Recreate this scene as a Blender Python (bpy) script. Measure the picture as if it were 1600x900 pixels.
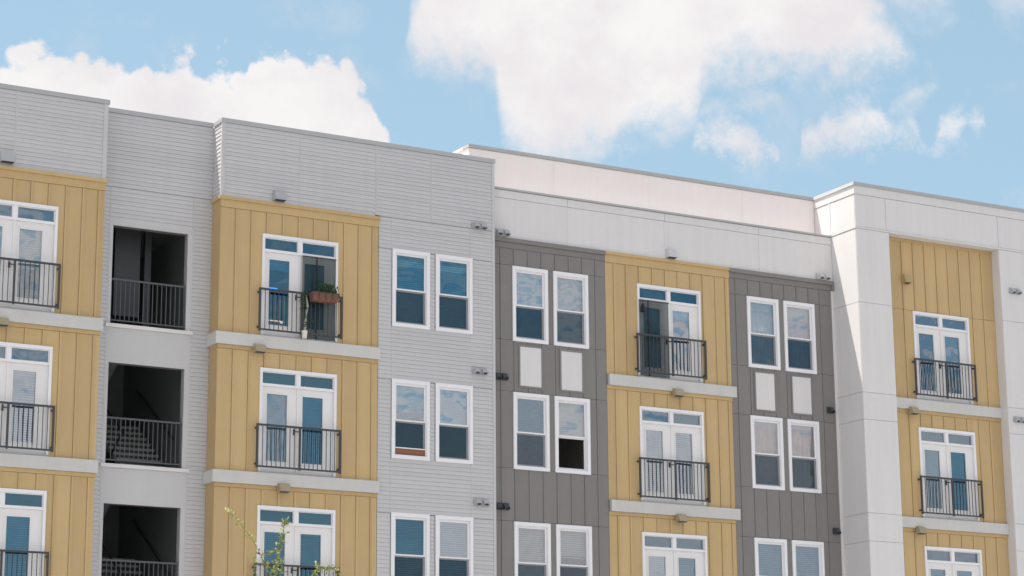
import bpy, math, random
from mathutils import Vector, Matrix
random.seed(7)
for o in list(bpy.data.objects): bpy.data.objects.remove(o, do_unlink=True)
scene = bpy.context.scene
COL = scene.collection
ZO = 14.85                                   # height of the top-floor door heads above the ground
# ------------------------------------------------------------------ camera
F_PX, YAW, PITCH, ROLL = 3528.3, .5121, .2347, -.0072
CAM = Vector((-19.3576, -45.9848, ZO - 13.1657))
fwd = Vector((math.sin(YAW)*math.cos(PITCH), math.cos(YAW)*math.cos(PITCH), math.sin(PITCH)))
rt0 = Vector((math.cos(YAW), -math.sin(YAW), 0)); up0 = rt0.cross(fwd)
rt = math.cos(ROLL)*rt0 + math.sin(ROLL)*up0; up = math.cos(ROLL)*up0 - math.sin(ROLL)*rt0
cd = bpy.data.cameras.new('camera'); cam = bpy.data.objects.new('camera', cd); COL.objects.link(cam)
cam.matrix_world = Matrix(((rt.x, up.x, -fwd.x, CAM.x), (rt.y, up.y, -fwd.y, CAM.y), (rt.z, up.z, -fwd.z, CAM.z), (0, 0, 0, 1)))
cd.sensor_width = 36; cd.lens = 36*F_PX/1600; cd.clip_end = 6000; cd.clip_start = .5
scene.camera = cam
def ray(px, py):                             # direction of a photograph pixel
    return (fwd + rt*((px-800)/F_PX) + up*((450-py)/F_PX)).normalized()
def at_dist(px, py, y):                      # point on that ray where it crosses the vertical plane y
    d = ray(px, py); return CAM + d*((y-CAM.y)/d.y)
def azel(px, py):
    d = ray(px, py); return math.degrees(math.atan2(d.x, d.y)), math.degrees(math.asin(d.z))
# ------------------------------------------------------------------ light
SUN = Vector((-.33, .241, 1.0)).normalized()  # towards the sun
SUN_EL = math.asin(SUN.z); SUN_AZ = math.atan2(SUN.x, SUN.y)
sd = bpy.data.lights.new('sun', 'SUN'); sd.energy = 4.2; sd.angle = math.radians(.53); sd.color = (1, .94, .86)
so = bpy.data.objects.new('sun', sd); COL.objects.link(so); so.location = (0, 0, 60)
so.rotation_euler = SUN.to_track_quat('Z', 'Y').to_euler()
scene.view_settings.view_transform = 'Standard'; scene.view_settings.look = 'None'
scene.view_settings.gamma = 1; scene.view_settings.use_curve_mapping = False
scene.view_settings.exposure = .72
scene.cycles.max_bounces = 8; scene.cycles.diffuse_bounces = 4; scene.cycles.glossy_bounces = 3; scene.cycles.transparent_max_bounces = 8
W = bpy.data.worlds.new('World'); scene.world = W; W.use_nodes = True
def build_world():
    nt = W.node_tree; nt.nodes.clear(); N = nt.nodes.new; L = nt.links.new
    def val(s, x):
        if isinstance(x, (int, float)): s.default_value = x
        else: L(x, s)
    def M(op, a, b=None, c=None, clamp=False):
        n = N('ShaderNodeMath'); n.operation = op; n.use_clamp = clamp
        val(n.inputs[0], a)
        if b is not None: val(n.inputs[1], b)
        if c is not None: val(n.inputs[2], c)
        return n.outputs[0]
    def remap(x, a, b, c, d, smooth=True):
        n = N('ShaderNodeMapRange'); n.interpolation_type = 'SMOOTHSTEP' if smooth else 'LINEAR'
        val(n.inputs[0], x); val(n.inputs[1], a); val(n.inputs[2], b); val(n.inputs[3], c); val(n.inputs[4], d)
        return n.outputs[0]
    def mixc(f, a, b):
        n = N('ShaderNodeMix'); n.data_type = 'RGBA'; val(n.inputs[0], f)
        for s, c in ((n.inputs[6], a), (n.inputs[7], b)):
            if isinstance(c, tuple): s.default_value = (*c, 1)
            else: L(c, s)
        return n.outputs[2]
    tc = N('ShaderNodeTexCoord'); vec = tc.outputs['Generated']
    sep = N('ShaderNodeSeparateXYZ'); L(vec, sep.inputs[0]); x, y, z = sep.outputs
    sky = N('ShaderNodeTexSky'); sky.sky_type = 'NISHITA'; sky.sun_disc = False
    sky.sun_elevation = SUN_EL; sky.sun_rotation = SUN_AZ % (2*math.pi)
    sky.air_density = 1.0; sky.dust_density = 1.2; sky.ozone_density = 1.6; sky.altitude = 0
    def noise(scale, detail, rough, off=(0, 0, 0), sc=(1, 1, 1), dist=0.):
        m = N('ShaderNodeMapping'); L(vec, m.inputs[0]); m.inputs['Location'].default_value = off; m.inputs['Scale'].default_value = sc
        n = N('ShaderNodeTexNoise'); L(m.outputs[0], n.inputs[0]); n.inputs['Scale'].default_value = scale
        n.inputs['Detail'].default_value = detail; n.inputs['Roughness'].default_value = rough; n.inputs['Distortion'].default_value = dist
        return n.outputs['Fac']
    n_big = noise(14, 3, .5, (3.1, 1.7, .4)); n_mid = noise(45, 6, .6, (7.3, .2, 5.1), dist=.4)
    n_fine = noise(130, 5, .65, (2.2, 9.4, 1.3))
    az = M('MULTIPLY', M('ARCTAN2', x, y), 180/math.pi); el = M('MULTIPLY', M('ARCSINE', z), 180/math.pi)
    def voro(scale, off):
        m = N('ShaderNodeMapping'); L(vec, m.inputs[0]); m.inputs['Location'].default_value = off
        n = N('ShaderNodeTexVoronoi'); n.feature = 'F1'; n.inputs['Scale'].default_value = scale
        ad = N('ShaderNodeVectorMath'); ad.operation = 'ADD'; L(m.outputs[0], ad.inputs[0])
        wv = N('ShaderNodeTexNoise'); wv.inputs['Scale'].default_value = scale*1.6; wv.inputs['Detail'].default_value = 2; L(m.outputs[0], wv.inputs[0])
        wsc = N('ShaderNodeVectorMath'); wsc.operation = 'SCALE'; L(wv.outputs['Color'], wsc.inputs[0]); wsc.inputs['Scale'].default_value = .35/scale
        L(wsc.outputs[0], ad.inputs[1]); L(ad.outputs[0], n.inputs['Vector']); return n.outputs['Distance']
    v1, v2 = voro(52, (.3, .7, .1)), voro(125, (1.3, .2, .9))
    heads = M('ADD', M('MULTIPLY', M('SUBTRACT', .42, v1), .85), M('MULTIPLY', M('SUBTRACT', .42, v2), .6))
    # billowing edge: shift of the outlines, in degrees
    puff = M('ADD', M('MULTIPLY', M('SUBTRACT', n_mid, .5), 2.1), M('MULTIPLY', M('SUBTRACT', n_fine, .5), 1.3))
    puff2 = M('ADD', M('MULTIPLY', M('SUBTRACT', n_mid, .5), 5.0), M('MULTIPLY', M('SUBTRACT', n_fine, .5), 1.6))
    puff1 = M('ADD', heads, M('ADD', M('MULTIPLY', M('SUBTRACT', n_mid, .5), .8), M('MULTIPLY', M('SUBTRACT', n_fine, .5), .9)))
    A0, A1, E0, E1 = 12., 46., 4., 28.
    def curve(pts, left=None):               # outline: elevation over azimuth
        n = N('ShaderNodeFloatCurve'); cu = n.mapping.curves[0]
        P = sorted((( a-A0)/(A1-A0), (e-E0)/(E1-E0)) for a, e in pts)
        while len(cu.points) < len(P): cu.points.new(.5, .5)
        for q, p in zip(cu.points, P): q.location = p; q.handle_type = 'AUTO'
        n.mapping.extend = 'HORIZONTAL'; n.mapping.update()
        L(remap(az, A0, A1, 0, 1, False), n.inputs['Value'])
        return M('MULTIPLY_ADD', n.outputs[0], E1-E0, E0)
    def cv(px): return curve([azel(*p) for p in px])
    def cloud(top, bot, soft, pf, grow=0.):
        s = None
        if top: s = M('SUBTRACT', cv(top), el)
        if bot:
            b = M('SUBTRACT', el, cv(bot)); s = b if s is None else M('MINIMUM', s, b)
        return remap(M('ADD', s, pf), -soft*.35-grow, soft-grow, 0, 1)
    c1 = cloud([(-350, 330), (-200, 60), (-60, 95), (0, 90), (40, 78), (75, 84), (100, 104), (130, 98), (165, 118), (230, 112), (262, 108), (282, 98), (305, 96), (325, 106), (345, 92), (385, 88), (408, 72), (432, 85), (450, 105), (475, 92), (500, 82), (528, 98), (558, 120), (584, 158), (606, 195), (625, 330), (700, 420), (2200, 420)], None, .30, puff1, .24)
    c2 = cloud([(-300, 420), (500, 420), (600, 330), (645, 10), (690, -90), (800, -200), (1200, -160), (1350, -20), (1400, 60), (1440, 140), (1520, 400), (2200, 420)],
               [(-300, -160), (580, -160), (630, 30), (660, 85), (720, 95), (765, 110), (785, 190), (810, 235), (860, 250), (920, 235), (1000, 205), (1060, 190), (1085, 175), (1100, 120), (1150, 105), (1240, 108), (1330, 105), (1400, 95), (1450, 20), (1500, -160), (2200, -160)], 1.3, puff, .35)
    c3 = cloud([(-300, 420), (1040, 420), (1085, 215), (1110, 188), (1145, 182), (1180, 205), (1215, 240), (1228, 330), (1238, 330), (1255, 212), (1280, 195), (1312, 180), (1340, 150), (1372, 148), (1390, 185), (1422, 195), (1440, 212), (1449, 260), (1456, 260), (1466, 205), (1476, 186), (1510, 172), (1536, 180), (1555, 330), (1620, 420), (2200, 420)],
               [(-300, 380), (1040, 300), (1090, 236), (1130, 256), (1190, 250), (1225, 240), (1250, 234), (1310, 222), (1420, 220), (1440, 216), (1470, 216), (1490, 218), (1530, 202), (1560, 180), (2200, 100)], .8, puff, .08)
    c5 = cloud(None, [(-300, -160), (1340, -160), (1385, -5), (1425, 22), (1480, 8), (1515, -40), (1550, 8), (1600, 30), (1660, 10), (1720, -160), (2200, -160)], 1.2, puff, .2)
    c6 = cloud([(-300, 420), (1060, 420), (1085, 200), (1105, 160), (1150, 158), (1190, 148), (1214, 138), (1228, 200), (1240, 420), (1360, 420), (1385, 175), (1400, 150), (1430, 126), (1465, 128), (1475, 200), (1500, 420), (2200, 420)],
               [(-300, 380), (1060, 300), (1095, 182), (1150, 174), (1200, 166), (1225, 150), (1300, 180), (1390, 182), (1430, 168), (1470, 140), (2200, 100)], .8, puff, .1)
    # the rest of the sky: the same fair-weather clouds
    g = noise(5.2, 6, .58, (.4, 2.6, 1.9), (1, 1, 1.9), .2)
    gen = remap(g, .49, .60, 0, 1)
    out = M('MAXIMUM', M('MAXIMUM', remap(az, 12, 6, 0, 1), remap(az, 46, 52, 0, 1)), remap(el, 26, 32, 0, 1))
    wisp = M('MULTIPLY', remap(M('ADD', M('MULTIPLY', n_big, .6), M('MULTIPLY', n_mid, .5)), .56, .80, 0, 1), .30)
    gen = M('MULTIPLY', gen, out)
    d = M('MAXIMUM', M('MAXIMUM', c1, c2), M('MAXIMUM', M('MULTIPLY', c3, .86), M('MAXIMUM', M('MAXIMUM', gen, wisp), M('MAXIMUM', M('MULTIPLY', c5, .5), M('MULTIPLY', c6, .5)))))
    d = M('MULTIPLY', d, remap(el, 0, 3, 0, 1))
    CK = 6.1                                  # cloud radiance before the background strength
    shade = remap(M('ADD', M('MULTIPLY', n_big, .7), M('MULTIPLY', n_mid, .45)), .42, .78, 0, 1)
    ccol = mixc(shade, (CK*1.05, CK*1.025, CK*1.02), (CK*.90, CK*.865, CK*.895))
    hz = mixc(.42, sky.outputs[0], (3.9, 5.75, 6.3))
    fin = mixc(d, hz, ccol)
    bg = N('ShaderNodeBackground'); L(fin, bg.inputs[0]); bg.inputs[1].default_value = .09
    wo = N('ShaderNodeOutputWorld'); L(bg.outputs[0], wo.inputs[0])
    W.cycles.sampling_method = 'MANUAL'; W.cycles.sample_map_resolution = 512
build_world()
# ------------------------------------------------------------------ materials
MAT = {}
def mat(name, col, rough=.6, var=.06, vscale=1.2, rnd=.03, bump=0., bscale=60., fine=.04, metal=0., spec=.3, stretch=(1, 1, 1), streak=0.):
    m = bpy.data.materials.new(name); m.use_nodes = True; nt = m.node_tree; nt.nodes.clear(); N = nt.nodes.new; L = nt.links.new
    b = N('ShaderNodeBsdfPrincipled'); o = N('ShaderNodeOutputMaterial'); L(b.outputs[0], o.inputs[0])
    b.inputs['Roughness'].default_value = rough; b.inputs['Metallic'].default_value = metal; b.inputs['Specular IOR Level'].default_value = spec
    g = N('ShaderNodeNewGeometry'); mp = N('ShaderNodeMapping'); mp.inputs['Scale'].default_value = stretch; L(g.outputs['Position'], mp.inputs[0])
    def noise(sc, det):
        n = N('ShaderNodeTexNoise'); n.inputs['Scale'].default_value = sc; n.inputs['Detail'].default_value = det; n.inputs['Roughness'].default_value = .6
        L(mp.outputs[0], n.inputs[0]); return n.outputs['Fac']
    def madd(a, k, c):
        n = N('ShaderNodeMath'); n.operation = 'MULTIPLY_ADD'; L(a, n.inputs[0]); n.inputs[1].default_value = k
        if isinstance(c, float): n.inputs[2].default_value = c
        else: L(c, n.inputs[2])
        return n.outputs[0]
    f = madd(noise(vscale, 5), var*2, 1-var)
    f = madd(noise(22, 4), fine*2, f); 
    oi = N('ShaderNodeObjectInfo'); f = madd(oi.outputs['Random'], rnd*2, f)
    if streak:
        ms = N('ShaderNodeMapping'); ms.inputs['Scale'].default_value = (7, 7, .35); L(g.outputs['Position'], ms.inputs[0])
        ns = N('ShaderNodeTexNoise'); ns.inputs['Scale'].default_value = 1.; ns.inputs['Detail'].default_value = 4; L(ms.outputs[0], ns.inputs[0])
        f = madd(ns.outputs['Fac'], streak*2, f)
    s = N('ShaderNodeMath'); s.operation = 'SUBTRACT'; L(f, s.inputs[0]); s.inputs[1].default_value = fine+rnd+streak
    v = N('ShaderNodeVectorMath'); v.operation = 'SCALE'; v.inputs[0].default_value = col; L(s.outputs[0], v.inputs['Scale'])
    L(v.outputs[0], b.inputs['Base Color'])
    if bump:
        bp = N('ShaderNodeBump'); bp.inputs['Strength'].default_value = bump; bp.inputs['Distance'].default_value = .004
        L(noise(bscale, 3), bp.inputs['Height']); L(bp.outputs[0], b.inputs['Normal'])
    MAT[name] = m; return m
mat('siding_grey', (.572, .560, .568), .65, .05, .9, .03, .6, 55, .05, stretch=(.35, .35, 3), streak=.03)
mat('trim_grey', (.56, .548, .55), .6, .05, 1.5, .02, streak=.03)
mat('yellow', (.555, .396, .200), .65, .08, 1.1, .065, .5, 70, .04, streak=.07)
mat('dark_grey', (.232, .218, .210), .65, .06, 1.3, .04, .5, 70, .05, streak=.03)
mat('white_panel', (.715, .692, .688), .6, .04, .8, .015, .3, 60, .025, streak=.055)
mat('white_panel_bounce', (.87, .80, .78), .6, .03, .8, .012, .3, 60, .02, streak=.04)  # panel white raised and warmed: light bounced off the ledge, put into the colour
mat('ledge', (.60, .585, .565), .6, .07, 2.5, .02, .4, 40, .05, streak=.05)
mat('coping_metal', (.43, .435, .44), .45, .06, 1.5, .02, metal=.0, spec=.5)
mat('coping_sunlit', (.62, .61, .60), .45, .05, 1.5, .02, spec=.5)  # paler copy of the coping for left-facing sides, sunlight put into its colour
mat('backing', (.16, .155, .15), .8)
mat('vinyl', (.84, .825, .845), .35, .025, 2, .01, fine=.01, spec=.5)
mat('door_white', (.80, .775, .77), .4, .03, 2, .01, fine=.015, spec=.5)
mat('black_metal', (.05, .053, .058), .42, .1, 4, .02, spec=.5)
mat('stair_metal', (.085, .09, .095), .5, .1, 4, .02, spec=.5)
mat('interior', (.55, .53, .50), .8)
mat('interior_floor', (.38, .34, .30), .7)
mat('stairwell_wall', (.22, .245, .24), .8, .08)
mat('concrete', (.325, .325, .33), .85, .08, .6, .02, .3, 30); mat('stair_concrete', (.5, .5, .49), .85)
mat('pavement', (.44, .44, .445), .85, .08, .6, .02, .3, 30)
mat('asphalt', (.12, .118, .115), .9, .12, .25, .0, .4, 40)
mat('lawn', (.09, .13, .04), .9, .3, .5, .0)
mat('roofing', (.84, .82, .79), .7, .06)
mat('blind', (.72, .72, .70), .6, .02, rnd=.05)
mat('curtain_rose', (.72, .52, .48), .8, .35, 6)
mat('curtain_lilac', (.60, .57, .66), .8, .35, 7)
mat('curtain_pale', (.86, .80, .78), .8, .12, 4)
mat('vent_grey', (.45, .455, .47), .5); mat('vent_white', (.60, .60, .61), .5); mat('vent_dark', (.06, .063, .068), .5); mat('vent_yellow', (.47, .35, .17), .6)
mat('vent_tan', (.40, .33, .22), .6)
mat('coir', (.20, .10, .07), .9, .35, 9, .0, .8, 120, .2)
mat('pot_white', (.75, .72, .64), .5)
mat('pole_pale', (.42, .42, .36), .7)
mat('wood_box', (.26, .11, .06), .7, .3, 4, .0, .3, 30, .1, stretch=(.3, 1, 3))
mat('bark', (.17, .13, .09), .9, .25, 6, .0, .8, 50)
mat('slat_dark', (.02, .02, .022), .7)
def mat_leaf(name, col, trans):
    m = bpy.data.materials.new(name); m.use_nodes = True; nt = m.node_tree; nt.nodes.clear(); N = nt.nodes.new; L = nt.links.new
    g = N('ShaderNodeNewGeometry'); n = N('ShaderNodeTexNoise'); n.inputs['Scale'].default_value = 6; L(g.outputs['Position'], n.inputs[0])
    r = N('ShaderNodeValToRGB'); L(n.outputs['Fac'], r.inputs[0])
    r.color_ramp.elements[0].position = .3; r.color_ramp.elements[1].position = .7
    r.color_ramp.elements[0].color = (*[c*.6 for c in col], 1); r.color_ramp.elements[1].color = (*[min(1, c*1.35) for c in col], 1)
    d = N('ShaderNodeBsdfPrincipled'); L(r.outputs[0], d.inputs['Base Color']); d.inputs['Roughness'].default_value = .5
    t = N('ShaderNodeBsdfTranslucent'); L(r.outputs[0], t.inputs[0]); mx = N('ShaderNodeMixShader'); mx.inputs[0].default_value = trans
    L(d.outputs[0], mx.inputs[1]); L(t.outputs[0], mx.inputs[2]); o = N('ShaderNodeOutputMaterial'); L(mx.outputs[0], o.inputs[0]); MAT[name] = m
mat('shoot_bark', (.24, .22, .11), .8); mat_leaf('leaf_bright', (.27, .30, .075), .5); mat_leaf('leaf_dark', (.045, .10, .03), .3)
mat_leaf('leaf_flower', (.55, .55, .30), .4)
def mat_glass(name, refl, tint, gcol=(.85, .93, 1.), wob=.12):
    m = bpy.data.materials.new(name); m.use_nodes = True; nt = m.node_tree; nt.nodes.clear(); N = nt.nodes.new; L = nt.links.new
    t = N('ShaderNodeBsdfTransparent'); t.inputs[0].default_value = (*tint, 1)
    gl = N('ShaderNodeBsdfGlossy'); gl.inputs['Roughness'].default_value = .0; gl.inputs[0].default_value = (*gcol, 1)
    g = N('ShaderNodeNewGeometry'); n = N('ShaderNodeTexNoise'); n.inputs['Scale'].default_value = 2.3; n.inputs['Detail'].default_value = 1; L(g.outputs['Position'], n.inputs[0])
    b = N('ShaderNodeBump'); b.inputs['Strength'].default_value = wob; b.inputs['Distance'].default_value = .05; L(n.outputs['Fac'], b.inputs['Height']); L(b.outputs[0], gl.inputs['Normal'])
    fr = N('ShaderNodeLayerWeight'); fr.inputs[0].default_value = .25
    ma = N('ShaderNodeMath'); ma.operation = 'MULTIPLY_ADD'; L(fr.outputs['Fresnel'], ma.inputs[0]); ma.inputs[1].default_value = .8; ma.inputs[2].default_value = refl
    ma.use_clamp = True
    mx = N('ShaderNodeMixShader'); L(ma.outputs[0], mx.inputs[0]); L(t.outputs[0], mx.inputs[1]); L(gl.outputs[0], mx.inputs[2])
    o = N('ShaderNodeOutputMaterial'); L(mx.outputs[0], o.inputs[0]); MAT[name] = m
mat_glass('glass', .19, (.18, .42, .58), (.38, .74, .97)); mat_glass('glass_pale', .40, (.50, .66, .74), (.86, .93, 1.), .26); mat_glass('glass_grey', .31, (.40, .55, .64), (.66, .82, .95), .28); mat_glass('glass_clear', .30, (.82, .85, .87), (.92, .96, 1.), .24)
def mat_screen(name, col, opac):
    m = bpy.data.materials.new(name); m.use_nodes = True; nt = m.node_tree; nt.nodes.clear(); N = nt.nodes.new; L = nt.links.new
    t = N('ShaderNodeBsdfTransparent'); d = N('ShaderNodeBsdfDiffuse'); d.inputs[0].default_value = (*col, 1)
    mx = N('ShaderNodeMixShader'); mx.inputs[0].default_value = opac; L(t.outputs[0], mx.inputs[1]); L(d.outputs[0], mx.inputs[2])
    o = N('ShaderNodeOutputMaterial'); L(mx.outputs[0], o.inputs[0]); MAT[name] = m
mat_screen('insect_screen', (.045, .055, .065), .42); mat_screen('screen_curtain', (.045, .07, .08), .62)
def mat_emit(name, col, s):
    m = bpy.data.materials.new(name); m.use_nodes = True; nt = m.node_tree; nt.nodes.clear()
    e = nt.nodes.new('ShaderNodeEmission'); e.inputs[0].default_value = (*col, 1); e.inputs[1].default_value = s
    o = nt.nodes.new('ShaderNodeOutputMaterial'); nt.links.new(e.outputs[0], o.inputs[0]); MAT[name] = m
mat_emit('led_blue', (.05, .28, 1.), 3.2); mat_emit('led_red', (1., .30, .18), 3.0)
# ------------------------------------------------------------------ mesh helpers
ORG = {}                                      # world origin of each object
CACHE = {}
class MB:
    def __init__(s): s.v = []; s.f = []
    def hexa(s, p):                           # eight corners: bottom 4 (ccw from above), top 4
        n = len(s.v); s.v += [tuple(q) for q in p]
        for f in ((0, 3, 2, 1), (4, 5, 6, 7), (0, 1, 5, 4), (1, 2, 6, 5), (2, 3, 7, 6), (3, 0, 4, 7)): s.f.append(tuple(n+i for i in f))
        return s
    def box(s, x0, x1, y0, y1, z0, z1):
        return s.hexa([(x0, y0, z0), (x1, y0, z0), (x1, y1, z0), (x0, y1, z0), (x0, y0, z1), (x1, y0, z1), (x1, y1, z1), (x0, y1, z1)])
    def quad(s, *p):
        n = len(s.v); s.v += [tuple(q) for q in p]; s.f.append(tuple(range(n, n+len(p)))); return s
    def tube(s, pts, radii, k=6, cap=True):
        n = len(s.v); P = [Vector(p) for p in pts]
        for i, p in enumerate(P):
            d = (P[min(i+1, len(P)-1)]-P[max(i-1, 0)]).normalized()
            a = d.cross(Vector((0, 0, 1)) if abs(d.z) < .9 else Vector((1, 0, 0))).normalized(); b = d.cross(a)
            for j in range(k):
                t = 2*math.pi*j/k; s.v.append(tuple(p + (a*math.cos(t)+b*math.sin(t))*radii[i]))
        for i in range(len(P)-1):
            for j in range(k):
                q = n+i*k+j; r = n+i*k+(j+1) % k; s.f.append((q, r, r+k, q+k))
        if cap:
            s.f.append(tuple(n+j for j in reversed(range(k)))); e = n+(len(P)-1)*k; s.f.append(tuple(e+j for j in range(k)))
        return s
    def build(s, name, m, parent=None, org=None, kind=None, share=False, smooth=False):
        if org is None:
            mn = [min(v[i] for v in s.v) for i in range(3)]; org = Vector(mn)
        org = Vector(org); V = [(v[0]-org.x, v[1]-org.y, v[2]-org.z) for v in s.v]
        key = None
        if share: key = (m, tuple(tuple(round(c, 3) for c in v) for v in V))
        me = CACHE.get(key) if key else None
        if me is None:
            me = bpy.data.meshes.new(name); me.from_pydata(V, [], s.f); me.update()
            me.materials.append(MAT[m])
            if smooth:
                for p in me.polygons: p.use_smooth = True
            if key: CACHE[key] = me
        o = bpy.data.objects.new(name, me); COL.objects.link(o)
        o.location = org - (ORG[parent.name] if parent else Vector((0, 0, 0))); o.parent = parent
        ORG[o.name] = org
        if kind: o['kind'] = kind
        return o
def empty(name, loc, label=None, cat=None, group=None):
    o = bpy.data.objects.new(name, None); COL.objects.link(o); o.location = loc; o.empty_display_size = .2; ORG[o.name] = Vector(loc)
    tag(o, label, cat, group); return o
def tag(o, label=None, cat=None, group=None):
    if label: o['label'] = label
    if cat: o['category'] = cat
    if group: o['group'] = group
    return o
def subtract(r, holes):                       # rectangle minus rectangles -> rectangles (x0,x1,z0,z1)
    xs = sorted({r[0], r[1], *[min(max(h[i], r[0]), r[1]) for h in holes for i in (0, 1)]})
    zs = sorted({r[2], r[3], *[min(max(h[i], r[2]), r[3]) for h in holes for i in (2, 3)]})
    out = []
    for a, b in zip(xs, xs[1:]):
        if b-a < 1e-4: continue
        run = None
        for c, d in zip(zs, zs[1:]):
            if d-c < 1e-4: continue
            inside = any(h[0]-1e-5 <= a and b <= h[1]+1e-5 and h[2]-1e-5 <= c and d <= h[3]+1e-5 for h in holes)
            if inside:
                if run: out.append((a, b, *run)); run = None
            else: run = (run[0], d) if run else (c, d)
        if run: out.append((a, b, *run))
    # join neighbours of equal height
    out.sort(key=lambda q: (q[2], q[3], q[0])); res = []
    for q in out:
        if res and abs(res[-1][1]-q[0]) < 1e-5 and res[-1][2:] == q[2:]: res[-1] = (res[-1][0], q[1], *q[2:])
        else: res.append(q)
    return res
H = 3.1; G = -ZO                              # storey height; ground in facade heights
Z = lambda z: z+ZO
NF = 5
# ------------------------------------------------------------------ the setting
def sheet(name, x0, x1, y0, y1, z, m, thick=0):
    b = MB()
    if thick: b.box(x0, x1, y0, y1, z-thick, z)
    else: b.quad((x0, y0, z), (x1, y0, z), (x1, y1, z), (x0, y1, z))
    o = b.build(name, m); o['kind'] = 'structure'; return o
sheet('ground', -2500, 2500, -2500, 2500, -.12, 'concrete')
sheet('road', -300, 300, -30, -19, -.116, 'asphalt')
sheet('pavement', -120, 160, -17.5, -2.2, .0, 'pavement', .118)
sheet('lawn', -120, 160, -2.19, 14, -.02, 'lawn', .095)
# ------------------------------------------------------------------ the building
bld = empty('apartment_building', (8, 5, 0), 'five storey apartment block with pale grey siding, yellow bays and white parapets', 'building')
YB, YD, YE, YR, YF = .50, .16, -.895, -.596, .84
X_A0, X_A1, X_C0, X_C1, X_DY0, X_DY1, X_E, X_EO0, X_EO1, X_END = -9.4, -3.74, -1.026, 6.016, 9.22, 12.93, 16.2485, 17.342, 21.07, 27.2
WD, WW, WT, WBm = 1.884, .985, .044, -1.81    # door width, window width, window top and bottom
DOORS = {'A': (-6.674, 0.), 'C': (0., 0.), 'D': (10.14, YD), 'E': (18.239, YR)}
WINS = {'C': [(3.282, 0.), (4.419, 0.)], 'D': [(6.584, YD), (7.726, YD)], 'G': [(13.459, YD), (14.609, YD)]}
DH = -2.335                                    # foot of a door opening
def door_holes(k): return {n: (x+.03, x+WD-.03, Z(DH-H*k), Z(-.03-H*k)) for n, (x, y) in DOORS.items()}
def holes_for(keys, doors=()):
    h = []
    for k in range(NF):
        for s in keys:
            for x, y in WINS[s]: h.append((x+.04, x+WW-.04, Z(WBm+.04-H*k), Z(WT-.04-H*k)))
        for d in doors: h.append(door_holes(k)[d])
    return h
def backing(name, x0, x1, y, z0, z1, holes, m='backing', t=.16):
    b = MB()
    for r in subtract((x0, x1, z0, z1), holes): b.box(r[0], r[1], y+.021, y+t, r[2], r[3])
    return b.build(name, m, bld, (x0, y, z0))
REV = .0955                                    # exposed height of a siding course
def course(b, x0, x1, y, z, h=REV):            # one lapped board: proud at its foot
    return b.hexa([(x0, y-.014, z), (x1, y-.014, z), (x1, y+.019, z), (x0, y+.019, z), (x0, y-.001, z+h-.0022), (x1, y-.001, z+h-.0022), (x1, y+.019, z+h-.0022), (x0, y+.019, z+h-.0022)])
N_SIDE = [0]
def siding(parent, x0, x1, y, z0, z1, holes=(), single=True):
    n = max(1, round((z1-z0)/REV)); h = (z1-z0)/n; rest = MB()
    for i in range(n):
        za = z0+i*h
        rs = subtract((x0, x1, za, za+h), [q for q in holes if q[2] < za+h*.5 < q[3] and q[0] < x1 and q[1] > x0] and
                      [(q[0], q[1], za, za+h) for q in holes if q[2] < za+h*.5 < q[3]])
        for r in rs:
            if single and r[1]-r[0] > .44 and N_SIDE[0] < 296:
                b = course(MB(), r[0], r[1], y, r[2], h); b.build('siding_board', 'siding_grey', parent, share=True); N_SIDE[0] += 1
            else: course(rest, r[0], r[1], y, r[2], h)
    if rest.v: rest.build('siding_courses', 'siding_grey', parent, kind='stuff')
def strip(name, m, parent, x0, x1, y0, y1, z0, z1): return MB().box(x0, x1, y0, y1, z0, z1).build(name, m, parent, share=True)
ZC, ZY, Z_SEAM = 2.597, .757, .79
LOW = Z(-8.6)                                  # below this nothing shows in the photograph
# ---- pale grey part, bay C (with its corner), parapet and window field
wC = backing('grey_siding_wall', X_C0, X_C1, 0., 0., Z(ZC-.1), holes_for(['C'], ['C']))
cuts = [(-.95, .872), (.922, 2.825), (2.875, 4.277), (4.325, 5.944)]
for a, b in cuts: siding(wC, a, b, 0., Z(Z_SEAM+.012 if a > 2.8 else ZY+.012), Z(ZC-.102))
for x in (.872, 2.825, 4.277): strip('joint_cover', 'trim_grey', wC, x, x+.05, -.012, .019, Z(Z_SEAM+.012 if x > 2.8 else ZY+.012), Z(ZC-.102))
strip('corner_board', 'trim_grey', wC, X_C0-.003, -.95, -.02, .018, Z(ZY+.01), Z(ZC-.102))
strip('corner_board', 'trim_grey', wC, 5.944, X_C1, -.02, .018, 0, Z(ZC-.102))
for k in range(-1, NF):
    zt = Z(Z_SEAM if k < 0 else .03-H*k); 
    zb = Z(.03) if k < 0 else max(.02, Z(.03-H*(k+1)))
    hs = [q for q in holes_for(['C'])]
    hs = [(q[0]-.06, q[1]+.06, q[2]-.06, q[3]+.02) for q in hs]
    strip('flashing', 'coping_metal', wC, 2.935, 5.944, -.024, .018, zt-.004, zt+.010) if k < 0 else None
    if k >= 0:
        MB().box(2.935, 3.282, -.022, .018, zt-.004, zt+.010).box(5.404, 5.944, -.022, .018, zt-.004, zt+.010).build('flashing', 'coping_metal', wC)
    single = k < 3
    for a, b in ((2.935, 3.245), (3.275, 5.335), (5.365, 5.944)): siding(wC, a, b, 0., zb+.012, zt-.006, hs, single)
    for x in (3.245, 5.335):
        bb = MB()
        for r in subtract((x, x+.03, zb+.012, zt-.006), hs): bb.box(r[0], r[1], -.010, .019, r[2], r[3])
        bb.build('joint_cover', 'trim_grey', wC)
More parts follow.
